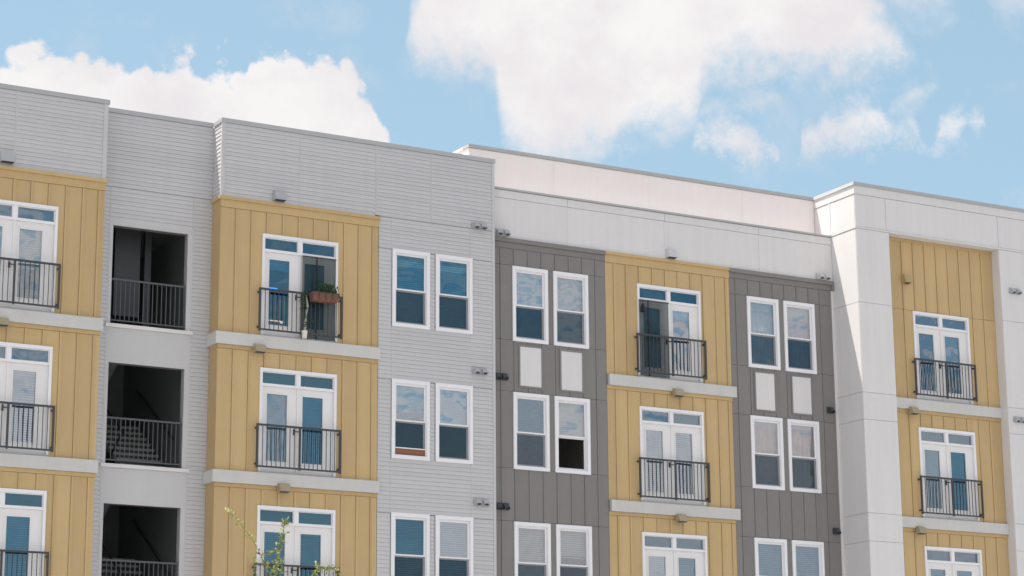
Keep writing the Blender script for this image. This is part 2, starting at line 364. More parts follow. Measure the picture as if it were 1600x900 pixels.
# left return of bay C: siding above, yellow below
retC = MB().box(X_C0+.018, X_C0+.16, .165, YB+.02, 0, Z(ZC-.1)).build('return_wall', 'backing', bld)
b = MB(); n = round((ZC-.1-ZY)/REV); h = (ZC-.1-ZY)/n
for i in range(n):
    z = Z(ZY)+i*h
    b.hexa([(X_C0-.016, .025, z), (X_C0+.017, .025, z), (X_C0+.017, YB-.02, z), (X_C0-.016, YB-.02, z), (X_C0-.002, .025, z+h), (X_C0+.017, .025, z+h), (X_C0+.017, YB-.02, z+h), (X_C0-.002, YB-.02, z+h)])
b.build('siding_courses', 'siding_grey', retC, kind='stuff')
strip('corner_board', 'trim_grey', retC, X_C0-.02, X_C0+.017, -.021, .024, Z(ZY+.01), Z(ZC-.102))
# ---- coping over the grey parapets
def coping(x0, x1, y, z, m='coping_metal', d=.34, t=.1, over=.035):
    c = MB().box(x0-.004, x1, y-over, y+d, z-t, z).build('coping', m, bld)
    n = max(1, round((x1-x0)/2.4))
    for i in range(1, n): MB().box(x0+(x1-x0)*i/n-.035, x0+(x1-x0)*i/n+.035, y-over-.003, y+d, z-t-.002, z+.003).build('coping_joint', m, c)
    return c
coping(X_C0-.03, X_C1+.02, 0., Z(ZC)); coping(X_A0, X_A1+.03, 0., Z(ZC)); coping(X_A1+.034, X_C0-.036, YB, Z(ZC))
MB().box(X_C0-.034, X_C0+.3, .342, YB-.038, Z(ZC-.1), Z(ZC)).build('coping', 'coping_metal', bld)
# ---- part A, at the left edge
wA = backing('grey_siding_wall', X_A0, X_A1, 0., 0., Z(ZC-.1), holes_for([], ['A']))
for a, b_ in ((X_A0, -5.83), (-5.78, -3.84)): siding(wA, a, b_, 0., Z(ZY+.012), Z(ZC-.102))
strip('joint_cover', 'trim_grey', wA, -5.83, -5.78, -.012, .019, Z(ZY+.012), Z(ZC-.102))
strip('corner_board', 'trim_grey', wA, -3.84, X_A1, -.02, .018, Z(ZY+.012), Z(ZC-.102))
retA = MB().box(X_A1-.16, X_A1-.001, .165, YB+.02, 0, Z(ZC-.1)).build('return_wall', 'siding_grey', bld)
# ---- part B, stairwell
OPX0, OPX1, OPT, OPB = -3.36, -1.60, -.10, -2.335
op_holes = [(OPX0, OPX1, Z(OPB-H*k), Z(OPT-H*k)) for k in range(NF)]
wB = backing('grey_siding_wall', X_A1, X_C0, YB, 0., Z(ZC-.1), op_holes)
siding(wB, X_A1, X_C0, YB, Z(.79), Z(ZC-.102))
strip('flashing', 'coping_metal', wB, X_A1, X_C0, YB-.022, YB+.018, Z(.776), Z(.789))
siding(wB, -3.43, -1.50, YB, Z(.0), Z(.775))
siding(wB, X_A1, -3.46, YB, .02, Z(.775), (), False)
siding(wB, -1.47, X_C0, YB, .02, Z(.775), (), False)
strip('joint_cover', 'trim_grey', wB, -1.50, -1.47, YB-.012, YB+.019, .02, Z(.775))
strip('joint_cover', 'trim_grey', wB, -3.46, -3.43, YB-.012, YB+.019, .02, Z(.775))
for k in range(NF):
    zt, zb = Z(OPT-H*k), Z(OPB-H*k); top = Z(.0) if k == 0 else Z(OPB-H*(k-1))-.08
    for xa, xb in ((-3.43, OPX0), (OPX1, -1.50)): MB().box(xa, xb, YB-.016, YB+.17, zb, zt).build('opening_trim', 'trim_grey', bld)
    MB().box(-3.43, -1.50, YB-.014, YB+.172, zt+.001, top-.001).build('spandrel_panel', 'trim_grey', bld)
    MB().box(-3.47, -1.44, YB-.06, YB+.5, zb-.079, zb).build('stair_ledge', 'white_panel', bld)
    # guard rail set in the opening
    r = MB().box(OPX0+.002, OPX1-.002, YB+.03, YB+.07, Z(-1.335-H*k), Z(-1.295-H*k)).box(OPX0+.002, OPX1-.002, YB+.035, YB+.065, Z(-2.255-H*k), Z(-2.225-H*k)).box(OPX0+.002, OPX0+.03, YB+.036, YB+.064, Z(-2.225-H*k), Z(-1.335-H*k)).box(OPX1-.03, OPX1-.002, YB+.036, YB+.064, Z(-2.225-H*k), Z(-1.335-H*k)).build('stair_railing', 'stair_metal', bld)
    nb = 17
    if k < 3:
        for i in range(1, nb-1):
            x = OPX0+.03+(OPX1-OPX0-.06)*i/(nb-1)
            MB().box(x-.008, x+.008, YB+.042, YB+.058, Z(-2.224-H*k), Z(-1.336-H*k)).build('baluster', 'stair_metal', r, share=True)
# the stairwell itself: side walls, landings, flights
sx0, sx1, syb = -3.72, -1.20, 5.6
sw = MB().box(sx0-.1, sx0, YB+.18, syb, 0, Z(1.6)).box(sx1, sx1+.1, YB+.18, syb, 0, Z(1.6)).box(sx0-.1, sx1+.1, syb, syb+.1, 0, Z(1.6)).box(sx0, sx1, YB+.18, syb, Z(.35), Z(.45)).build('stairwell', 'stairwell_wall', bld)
for k in range(NF):
    zf = Z(OPB-H*k)-.04
    MB().box(sx0+.002, sx1-.002, YB+.52, 1.9, zf-.18, zf).build('landing', 'stair_concrete', sw)
    MB().box(sx0+.002, sx1-.002, 4.4, syb-.002, zf-H/2-.18, zf-H/2).build('landing', 'stair_concrete', sw) if zf-H/2 > .3 else None
for k in range(1, NF):                          # dog-leg stair: up and away on the right, back on the left
    zf = Z(OPB-H*k)-.04; nS = 9; y0, y1, hh = 1.9, 4.4, H/2
    for i in range(nS):
        ya = y0+(y1-y0)*i/nS; yb = y0+(y1-y0)*(i+1)/nS; z = zf+hh*(i+1)/nS
        MB().box(-2.42, -1.32, ya-.02, yb, z-.06, z).build('stair_tread', 'stair_concrete', sw, share=True)
        MB().box(-2.42, -1.32, ya+.001, ya+.012, z-hh/nS+.001, z-.061).build('stair_riser', 'stair_metal', sw, share=True)
        MB().box(-3.66, -2.56, ya, yb+.02, zf+H-hh*(i)/nS-.06, zf+H-hh*i/nS).build('stair_tread', 'stair_concrete', sw, share=True)
    for x, za, zb in ((-2.46, zf, zf+hh), (-1.31, zf, zf+hh), (-2.55, zf+H, zf+hh), (-3.70, zf+H, zf+hh)):
        MB().hexa([(x, y0, za-.26), (x+.035, y0, za-.26), (x+.035, y1, zb-.26), (x, y1, zb-.26), (x, y0, za+.06), (x+.035, y0, za+.06), (x+.035, y1, zb+.06), (x, y1, zb+.06)]).build('stringer', 'stair_metal', sw)
        MB().tube([(x+.02, y0, za+.95), (x+.02, y1, zb+.95)], [.026, .026]).build('handrail', 'black_metal', sw)
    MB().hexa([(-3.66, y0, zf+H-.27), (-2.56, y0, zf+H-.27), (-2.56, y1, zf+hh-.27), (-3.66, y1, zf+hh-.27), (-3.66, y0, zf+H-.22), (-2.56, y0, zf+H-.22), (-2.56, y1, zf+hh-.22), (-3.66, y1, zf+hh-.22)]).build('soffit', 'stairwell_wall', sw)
MB().box(-2.95, -2.35, 1.5, 2.1, Z(-1.9), Z(.3)).box(-2.2, -2.05, 1.6, 1.75, Z(-2.3), Z(.3)).build('duct', 'black_metal', sw)
# ---- panelled fields: boards between joints, covered by battens
def panels(parent, m, x0, x1, y, z0, z1, xs, zs, holes, name='panel', batten=True, single=True, gap=.004, wb=.048, th=.02, battxs=None):
    X = [x0]+[x for x in xs if x0 < x < x1]+[x1]; Zs = [z0]+sorted(z for z in zs if z0 < z < z1)+[z1]; rest = MB()
    for a, b in zip(X, X[1:]):
        for c, d in zip(Zs, Zs[1:]):
            rs = subtract((a+gap, b-(gap if not batten or b == x1 else wb/2+.005), c+gap, d-gap), holes)
            if not rs: continue
            for r in rs:
                bb = MB() if single else rest
                bb.box(r[0], r[1], y, y+.0195, r[2], r[3])
                if single: bb.build(name, m, parent, share=True)
    if batten:
        for x in xs:
            if not (x0 < x < x1): continue
            for c, d in zip(Zs, Zs[1:]):
                rs = subtract((x-wb/2, x+wb/2, c+.006, d-.006), holes)
                rs = [r for r in rs if r[1]-r[0] > .012]
                if not rs: continue
                for r in rs:
                    bb = MB() if single else rest
                    bb.box(r[0], r[1], y-th, y-.0005, r[2], r[3])
                    if single: bb.build('batten', m, parent, share=True)
    if rest.v: rest.build(name+'s', m, parent, kind='stuff')
def yellow_bay(key, x0, x1, y, xs, top=True, ztop=ZY, head=.51, wall=None, zfirst=None, ret=False):
    dx, dy = DOORS[key]
    for k in range(NF):
        zt = Z(ztop-.075) if k == 0 else Z(-2.653-H*(k-1))
        zb = max(.05, Z(-2.376-H*k)+.0)
        dh = [(dx+.0, dx+WD-.0, Z(DH-.05-H*k), Z(.0-H*k))]
        hz = Z(head) if k == 0 and head else None
        if k == 0 and head:
            strip('head_board', 'yellow', wall, x0, x1, y-.018, y+.0195, hz, zt)
            zt2 = hz
        else: zt2 = zt-.085; strip('head_board', 'yellow', wall, x0, x1, y-.016, y+.0195, zt2, zt-.001)
        if not head and k == 0: zt2 = zt
        panels(wall, 'yellow', x0, x1, y, zb, zt2-.002, xs, [Z(.012)] if key == 'E' and k == 0 else [], dh, single=k < 3)
        if k < NF-1:                             # floor band
            e0, e1 = (x0-.02, x1+.025)
            if key == 'C': e0 = x0-.075
            if key == 'D': e0, e1 = x0+.03, x1+.09
            if key == 'E': e0, e1 = x0+.003, x1-.003
            if key == 'A': e1 = x1+.03
            bd = MB().box(e0, e1, y-.085, y+.019, Z(-2.653-H*k)+.002, Z(-2.376-H*k)-.002)
            bd.build('floor_band', 'ledge', bld)
bx = lambda a, n, s: [a+i*s for i in range(n)]
yC = strip('yellow_bay_wall', 'backing', bld, X_C0+.02, 2.92, .022, .026, .02, Z(ZY-.08)) if 0 else wC
yellow_bay('C', X_C0, 2.928, 0., [-.64, -.261, .114, .51, .905, 1.285, 1.671, 2.05, 2.424, 2.78], wall=wC)
yellow_bay('A', X_A0, X_A1, 0., [-8.9, -8.5, -8.1, -7.72, -7.33, -6.94, -6.55, -6.17, -5.782, -5.39, -5.0, -4.615, -4.235, -3.875], wall=wA)
# top trim of the yellow bays
strip('top_trim', 'yellow', wC, X_C0-.05, 2.95, -.055, .0195, Z(ZY-.074), Z(ZY+.006)); strip('top_trim', 'yellow', wA, X_A0, X_A1+.04, -.055, .0195, Z(ZY-.074), Z(ZY+.006))
strip('top_trim', 'yellow', retC, X_C0-.05, X_C0+.017, .0205, YB-.02, Z(ZY-.074), Z(ZY+.006))
# yellow return of bay C
b = MB().box(X_C0-.003, X_C0+.0175, .02, YB-.018, .05, Z(ZY-.076)).build('panel', 'yellow', retC)
for k in range(NF-1): MB().box(X_C0-.075, X_C0+.0175, .0195, YB-.019, Z(-2.653-H*k)+.003, Z(-2.376-H*k)-.003).build('floor_band', 'ledge', bld)
# ---- part D: dark grey, yellow, dark grey under a white parapet
ZDP, ZDG = 1.97, .72
wD = backing('dark_panel_wall', X_C1, X_E, YD, 0., Z(ZDP-.045), holes_for(['D', 'G'], ['D']))
def dark(x0, x1, key, xs):
    hs = holes_for([key]); hs = [(q[0]-.04, q[1]+.04, q[2]-.04, q[3]+.04) for q in hs]
    white = []
    ws = WINS[key]
    for x, y in ws:
        c = x+WW/2+(.0); white.append((c-.305, c+.315, Z(-2.9), Z(-1.912)))
    zs = [Z(v) for k in range(NF) for v in (.055-H*k, -1.79-H*k)]
    panels(wD, 'dark_grey', x0, x1, YD, Z(-8.6), Z(.47), xs, zs, hs+white, wb=.04, th=.014)
    panels(wD, 'dark_grey', x0, x1, YD, .05, Z(-8.6)-.004, xs, [], hs, single=False)
    strip('head_board', 'dark_grey', wD, x0, x1, YD-.018, YD+.0195, Z(.47), Z(.615))
    strip('top_trim', 'dark_grey', wD, x0, x1, YD-.06, YD+.0195, Z(.617), Z(ZDG))
    for w in white:
        p = MB().box(w[0]+.015, w[1]-.015, YD-.006, YD+.0195, w[2]+.015, w[3]-.015).build('infill_panel', 'white_panel', wD)
        t = .03
        f = MB().box(w[0]-t, w[0]+.014, YD-.02, YD-.001, w[2]-t, w[3]+t).box(w[1]-.014, w[1]+t, YD-.02, YD-.001, w[2]-t, w[3]+t).box(w[0]+.014, w[1]-.014, YD-.02, YD-.001, w[3]-.014, w[3]+t).box(w[0]+.014, w[1]-.014, YD-.02, YD-.001, w[2]-t, w[2]+.014)
        f.build('infill_frame', 'dark_grey', wD)
dark(X_C1, X_DY0, 'D', [6.27, 6.64, 7.03, 7.413, 7.796, 8.187, 8.562, 8.94])
dark(X_DY1, 16.165, 'G', [13.135, 13.53, 13.915, 14.30, 14.67, 15.057, 15.44, 15.80])
strip('corner_board', 'white_panel', wD, 16.167, X_E-.002, YD-.012, YD+.019, .02, Z(.47)); strip('top_trim', 'dark_grey', wD, 16.166, X_E-.002, YD-.06, YD+.0195, Z(.47), Z(ZDG))
yellow_bay('D', X_DY0, X_DY1, YD, [9.48, 9.835, 10.22, 10.61, 10.995, 11.37, 11.755, 12.13, 12.51, 12.82], ztop=ZDG, head=.45, wall=wD)
strip('top_trim', 'yellow', wD, X_DY0, X_DY1, YD-.055, YD+.0195, Z(ZDG-.074), Z(ZDG+.0))
panels(wD, 'white_panel', X_C1, X_E-.002, YD-.004, Z(ZDG+.002), Z(ZDP-.05), [8.17, 11.015, 13.92], [Z(1.715)], [], batten=False, name='parapet_panel', gap=.005)
for x in (8.17, 11.015, 13.92): strip('joint_cover', 'white_panel', wD, x-.02, x+.02, YD-.012, YD-.005, Z(ZDG+.004), Z(1.708))
c = MB().box(X_C1+.002, X_E-.003, YD-.04, YD+.12, Z(ZDP-.045), Z(ZDP)).build('coping', 'coping_metal', bld)
MB().box(X_C1-.2, X_E-.003, YD+.125, YF+.02, Z(ZDP-.16), Z(ZDP-.035)).build('roof_ledge', 'roofing', bld)
# ---- part F: taller parapet set back behind D
wF = MB().box(5.80, X_E-.003, YF+.021, YF+.22, Z(1.7), Z(3.1)).box(5.80, 6.0, YF+.222, 7.0, Z(1.7), Z(3.1)).build('upper_parapet_wall', 'white_panel_bounce', bld)
panels(wF, 'white_panel_bounce', 5.78, X_E-.003, YF, Z(ZDP-.03), Z(3.095), [8.19, 11.03, 13.91], [], [], batten=False, name='parapet_panel')
for x in (8.19, 11.03, 13.91): strip('joint_cover', 'white_panel_bounce', wF, x-.02, x+.02, YF-.009, YF-.0005, Z(ZDP-.03), Z(3.09))
MB().box(5.778, 5.7985, YF+.0205, 7.0, Z(1.7), Z(3.095)).build('parapet_panel', 'white_panel_bounce', wF)
MB().box(5.75, X_E-.003, YF-.035, YF+.26, Z(3.1), Z(3.185)).build('coping', 'coping_metal', bld); MB().box(5.75, 6.05, YF+.262, 7.0, Z(3.1), Z(3.185)).build('coping', 'coping_sunlit', bld)
# ---- part E: white frame tower with recessed yellow field
eo = [(X_EO0, X_EO1, -1, Z(1.945))]
wE = MB()
for r in subtract((X_E+.021, X_END, 0, Z(3.1)), eo): wE.box(r[0], r[1], YE+.021, YR+.2, r[2], r[3])
wE.box(X_E+.021, X_E+.2, YR+.202, 7.0, 0, Z(3.1)); wE = wE.build('white_tower_wall', 'white_panel', bld)
zE = [Z(v) for v in (2.87, 2.0, 1.945, -.02, -2.385, -3.09, -5.49, -6.2, -8.59, -9.3)]
panels(wE, 'white_panel', X_E, X_EO0, YE, .03, Z(1.945), [], zE, [], batten=False, gap=.006)
panels(wE, 'white_panel', X_EO1, X_END, YE, .03, Z(1.945), [24.2], zE, [], batten=False, gap=.006)
panels(wE, 'white_panel', X_E, X_END, YE, Z(1.945), Z(3.095), [17.26, 21.08, 24.2], zE, [], batten=False, gap=.006)
for x0_, x1_ in ((X_E, X_EO0),): 
    for v in (1.9725,): strip('trim_board', 'white_panel', wE, X_E-.012, X_EO0, YE-.012, YE-.0005, Z(v-.024), Z(v+.024))
strip('trim_board', 'white_panel', wE, X_EO0+.001, X_END, YE-.012, YE-.0005, Z(1.9485), Z(1.9965))
strip('trim_board', 'white_panel', wE, X_E-.014, X_END, YE-.014, YE-.0005, Z(2.875), Z(3.098))
# side face of the tower
b_side = [(YE+.003, YF-.04)]
ys = [(YE, YD-.03), (YD-.03, YF)]
zz = [.03]+sorted(zE)+[Z(3.095)]
for i, (a, c) in enumerate(zip(zz, zz[1:])):
    if c <= Z(1.95): yy = [(YE+.0205, YD+.02)]
    else: yy = [(YE+.0205, YD+.005), (YD+.005, YF-.0)]
    for y0, y1 in yy: MB().box(X_E, X_E+.0205, y0, y1-.006, a+.006, c-.006).build('panel', 'white_panel', wE, share=True)
MB().box(X_E-.0138, X_E-.0005, YE-.0004, YF-.002, Z(2.875), Z(3.098)).build('trim_board', 'white_panel', wE); MB().box(X_E-.012, X_E-.0005, YE-.0, YD-.045, Z(1.9485), Z(1.9965)).build('trim_board', 'white_panel', wE)
MB().box(X_E-.013, X_E-.0005, YD-.01, YD+.03, Z(2.0), Z(2.873)).build('joint_cover', 'white_panel', wE)
MB().box(X_E-.04, X_END, YE-.04, YR+.2, Z(3.1), Z(3.19)).build('coping', 'coping_metal', bld)
MB().box(X_E-.042, X_E+.25, YR+.202, 7.0, Z(3.1), Z(3.19)).build('coping', 'coping_sunlit', bld)
MB().box(X_E-.043, X_E-.0405, YE-.04, YR+.2, Z(3.101), Z(3.189)).build('coping', 'coping_sunlit', bld)  # thin pale skin added on the coping's left end, painted as sunlit
# reveals and recessed field
wR = backing('yellow_panel_wall', X_EO0, X_EO1, YR, 0., Z(1.945), holes_for([], ['E']))
yellow_bay('E', X_EO0+.003, X_EO1-.003, YR, [17.60, 17.972, 18.356, 18.735, 19.126, 19.52, 19.915, 20.305, 20.69], ztop=1.94+.075, head=None, wall=wR)
# ---- interiors and the body behind the facade
body = MB()
body.box(X_A0, X_END, 11.8, 12, 0, Z(1.7)).box(X_A0-.2, X_A0, 0, 12, 0, Z(2.4)).box(X_END, X_END+.2, YE+.3, 12, 0, Z(3.0))
body.build('outer_wall', 'siding_grey', bld)
MB().box(X_A0, X_C1-.2, .9, 11.8, Z(1.62), Z(1.75)).box(6.01, X_E, 1.1, 11.8, Z(1.62), Z(1.75)).box(X_E+.2, X_END, -.35, 11.8, Z(1.62), Z(1.75)).build('roof', 'roofing', bld)
for k in range(NF+1):
    zf = Z(DH-.02-H*k)+H if k else Z(.45)
    zz_ = Z(.5) if k == 0 else Z(-2.36-H*(k-1))
    if zz_ < .2: continue
    MB().box(X_A0, sx0-.11, .17, 11.7, zz_-.16, zz_).box(-.86, X_E-.0, .33, 11.7, zz_-.16, zz_).box(X_E+.21, X_END, -.42, 11.7, zz_-.16, zz_).build('floor_slab', 'interior_floor', bld)
pt = MB()
for x in (3.02, 6.05, 9.2, 13.0): pt.box(x, x+.1, .34, 5.0, .1, Z(.3))
pt.box(-.86, X_END, 5.01, 5.1, .1, Z(.3)).box(X_A0, sx0-.12, 5.01, 5.1, .1, Z(.3)); pt.build('partition', 'interior', bld)
# ------------------------------------------------------------------ windows and doors
def blind(parent, x0, x1, y, z0, z1, tilt=.55, m='blind', pitch=.05):
    b = MB(); n = max(1, int((z1-z0)/pitch))
    dy, dz = .022*math.cos(tilt*math.pi/2), .024*math.sin(tilt*math.pi/2)
    for i in range(n):
        z = z1-.03-i*pitch
        b.quad((x0, y-dy, z-dz), (x1, y-dy, z-dz), (x1, y+dy, z+dz), (x0, y+dy, z+dz))
    b.box(x0, x1, y-.02, y+.02, z1-.025, z1); b.box(x0, x1, y-.015, y+.015, z0-.01, z0+.012)
    return b.build('blind', m, parent)
def pane(parent, x0, x1, y, z0, z1, m, r):
    a, c = r.uniform(-1, 1)*.020, r.uniform(-1, 1)*.016   # real panes never sit quite plane
    ya = lambda x, z: y+(x-(x0+x1)/2)*a+(z-(z0+z1)/2)*c
    return MB().quad(*[(x, ya(x, z), z) for x, z in ((x0, z0), (x1, z0), (x1, z1), (x0, z1))]).build('pane', m, parent)
def ring(b, x0, x1, z0, z1, w, y0, y1, wb=None, wt=None):
    wb = wb or w; wt = wt or w
    b.box(x0, x0+w, y0, y1, z0, z1).box(x1-w, x1, y0, y1, z0, z1).box(x0+w, x1-w, y0, y1, z0, z0+wb).box(x0+w, x1-w, y0, y1, z1-wt, z1)
def curtain(parent, x0, x1, y, z0, z1, m, r):
    b = MB(); n = 28; ph = r.uniform(0, 6)
    p = [(x0+(x1-x0)*i/n, y+.03*math.sin(i*1.25+ph)) for i in range(n+1)]
    for (xa, ya), (xb, yb) in zip(p, p[1:]): b.quad((xa, ya, z0), (xb, yb, z0), (xb, yb, z1), (xa, ya, z1))
    return b.build('curtain', m, parent, smooth=True)
def window(x, y, k, v, r):
    z1, z0 = Z(WT-H*k), Z(WBm-H*k); x1 = x+WW
    b = MB(); ring(b, x, x1, z0, z1, .085, y-.034, y+.06, .08, .09); w = b.build('window', 'vinyl', bld)
    b = MB(); ring(b, x+.0855, x1-.0855, z0+.081, z1-.091, .018, y+.0, y+.07); b.build('jamb', 'vinyl', w)
    zm = Z(-.912-H*k)
    b = MB(); ring(b, x+.104, x1-.104, zm-.016, z1-.110, .030, y+.014, y+.044, .034, .03); b.build('sash', 'vinyl', w)
    b = MB(); ring(b, x+.104, x1-.104, z0+.100, zm-.0165, .030, y+.048, y+.078, .036, .03); b.build('sash', 'vinyl', w)
    pane(w, x+.13, x1-.13, y+.03, zm+.015, z1-.138, v.get('g1', 'glass'), r)
    if not v.get('open'): pane(w, x+.13, x1-.13, y+.062, z0+.134, zm-.045, v.get('g2', 'glass'), r)
    if v.get('screen', 1) and not v.get('open'):
        MB().quad((x+.105, y+.02, z0+.101), (x1-.105, y+.02, z0+.101), (x1-.105, y+.02, zm-.018), (x+.105, y+.02, zm-.018)).build('insect_screen', 'insect_screen', w)
    c = v.get('blind', 1.)
    if c > 0:
        zb = z1-.12-(z1-z0-.25)*c
        blind(w, x+.1, x1-.1, y+.13, zb, z1-.115, v.get('tilt', .6))
    if v.get('curtain'): curtain(w, x+.08, x1-.08, y+.165, z0+.05, z1-.05, v['curtain'], r)
    if 'label' in v: w['label'] = v['label']
    return w
P, GL, GY, CL = 'glass_pale', 'glass', 'glass_grey', 'glass_clear'
VAR = {('C', 0, 0): dict(tilt=.75), ('C', 0, 1): dict(tilt=.75), ('C', 1, 0): dict(g1=P, g2=GL, tilt=.95, blind=.38), ('C', 1, 1): dict(g1=P, g2=GL, tilt=.95, blind=.5), ('C', 2, 0): dict(tilt=.5), ('C', 2, 1): dict(g1=P, g2=GL, tilt=.6),
       ('D', 0, 0): dict(g1=P, g2=GL, tilt=.95), ('D', 0, 1): dict(g1=CL, g2=GY, tilt=.97), ('D', 1, 0): dict(g1=GY, g2=GY, tilt=.55), ('D', 1, 1): dict(g1=CL, open=1, blind=.52, tilt=.9), ('D', 2, 0): dict(g1=CL, g2=GY, tilt=.6), ('D', 2, 1): dict(g1=CL, g2=GY, tilt=.7, blind=.4),
       ('G', 0, 0): dict(g1=CL, g2=GY, blind=.14, tilt=.95, curtain='curtain_pale'), ('G', 0, 1): dict(g1=CL, g2=GL, blind=.2, tilt=.95, curtain='curtain_lilac'), ('G', 1, 0): dict(g1=CL, g2=GY, blind=.08, tilt=.9, curtain='curtain_rose'), ('G', 1, 1): dict(g1=CL, g2=GY, blind=.06, tilt=.9, curtain='curtain_rose'), ('G', 2, 0): dict(g1=GY, tilt=.7), ('G', 2, 1): dict(g1=GY, g2=GY, tilt=.6)}
for s in WINS:
    for k in range(NF):
        for i, (x, y) in enumerate(WINS[s]):
            r = random.Random(f'{s}{k}{i}'); window(x, y, k, VAR.get((s, k, i), dict(tilt=.7)), r)
def french_door(x, y, k, v, r):
    zt, zb = Z(0-H*k), Z(DH-H*k); x1 = x+WD
    b = MB(); b.box(x, x+.06, y-.036, y+.12, zb, zt).box(x1-.06, x1, y-.036, y+.12, zb, zt).box(x+.06, x1-.06, y-.036, y+.12, zt-.075, zt)
    d = b.build('french_door', 'vinyl', bld)
    xm = x+WD/2
    MB().box(xm-.05, xm+.05, y-.012, y+.11, zt-.355, zt-.0755).build('transom_mullion', 'vinyl', d)
    MB().box(x+.0605, x1-.0605, y-.018, y+.11, zt-.405, zt-.3555).build('transom_bar', 'vinyl', d)
    for a, c in ((x+.0605, xm-.0505), (xm+.0505, x1-.0605)):
        bb = MB(); ring(bb, a, c, zt-.355, zt-.076, .016, y+.01, y+.09); bb.build('transom_sash', 'vinyl', d)
        pane(d, a+.014, c-.014, y+.05, zt-.341, zt-.09, v.get('gt', 'glass'), r)
    MB().box(x-.02, x1+.0, y-.05, y+.12, zb-.04, zb+.0).build('threshold', 'coping_metal', d)
    for j, (a, c) in enumerate(((x+.062, xm-.003), (xm+.003, x1-.062))):
        g0, g1 = (x+.192, x+.690) if j == 0 else (x+1.062, x+1.562)
        z1, z0 = Z(-.57-H*k), Z(-2.09-H*k)
        bb = MB(); bb.box(a, g0, y+.03, y+.075, zb+.004, zt-.407).box(g1, c, y+.03, y+.075, zb+.004, zt-.407).box(g0, g1, y+.03, y+.075, z1, zt-.407).box(g0, g1, y+.03, y+.075, zb+.004, z0)
        ring(bb, g0-.025, g1+.025, z0-.025, z1+.025, .026, y+.018, y+.0295)
        lf = bb.build('door_leaf', 'door_white', d)
        m = v.get('g', ('glass', 'glass'))[j]
        pane(lf, g0, g1, y+.05, z0, z1, m, r)
        bl = v.get('blind', (1., 1.))[j]
        if bl > 0: blind(lf, g0-.01, g1+.01, y+.10, z1-(z1-z0)*bl, z1, v.get('tilt', .6))
    MB().box(xm-.022, xm+.022, y+.008, y+.029, zb+.006, zt-.408).build('astragal', 'door_white', d)
    hx = xm-.075
    MB().box(hx-.022, hx+.022, y+.018, y+.0295, Z(-1.46-H*k), Z(-1.33-H*k)).box(hx-.011, hx+.011, y-.03, y+.018, Z(-1.405-H*k), Z(-1.38-H*k)).box(hx-.011, hx+.10, y-.042, y-.03, Z(-1.405-H*k), Z(-1.383-H*k)).build('door_handle', 'black_metal', d)
    return d
def railing(x, y, k):
    xa, xb, yr = x-.10, x+1.955, y-.12; za, zb = Z(-2.262-H*k), Z(-1.290-H*k); xm = x+.95
    r = MB().box(xa, xb, yr-.022, yr+.022, zb-.042, zb).box(xa+.042, xb-.042, yr-.018, yr+.018, za, za+.036)
    if k >= 3: 
        for px in (xa, xm-.02, xb-.042): r.box(px, px+.042, yr-.02, yr+.02, za, zb-.042)
    r = r.build('balcony_railing', 'black_metal', bld)
    if k >= 3: return
    for px in (xa, xm-.021, xb-.042):
        MB().box(px, px+.042, yr-.021, yr+.021, za-.02, zb-.0425).build('post', 'black_metal', r, share=True)
    for a, c in ((xa+.042, xm-.021), (xm+.021, xb-.042)):
        for i in range(1, 9):
            bxx = a+(c-a)*i/9
            MB().box(bxx-.007, bxx+.007, yr-.007, yr+.007, za+.0362, zb-.0422).build('baluster', 'black_metal', r, share=True)
    for px in (xa, xb-.042):
        for z in (za+.06, zb-.11): MB().box(px+.004, px+.038, yr+.0215, y-.0, z, z+.04).build('bracket', 'black_metal', r, share=True)
DV = {('A', 0): dict(g=(P, CL), gt=GY, blind=(.6, .55), tilt=.95), ('A', 1): dict(gt=GY, g=(P, P), tilt=.6), ('C', 0): dict(blind=(.14, .0), tilt=.9), ('C', 1): dict(g=(GY, GL), tilt=.75), ('C', 2): dict(tilt=.45),
      ('D', 0): dict(g=(GL, P), blind=(.2, .12), tilt=.9), ('D', 1): dict(g=(P, P), gt=GY, tilt=.6), ('D', 2): dict(g=(P, GY), gt=GY, tilt=.7), ('E', 0): dict(g=(GY, GY), gt=GY, blind=(.0, .5), tilt=.8), ('E', 1): dict(gt=GY, g=(GY, GL), tilt=.7), ('E', 2): dict(gt=GY, g=(GY, GY), tilt=.7)}
for n, (x, y) in DOORS.items():
    for k in range(NF):
        french_door(x, y, k, DV.get((n, k), dict(tilt=.7)), random.Random(f'd{n}{k}'))
        railing(x, y, k)
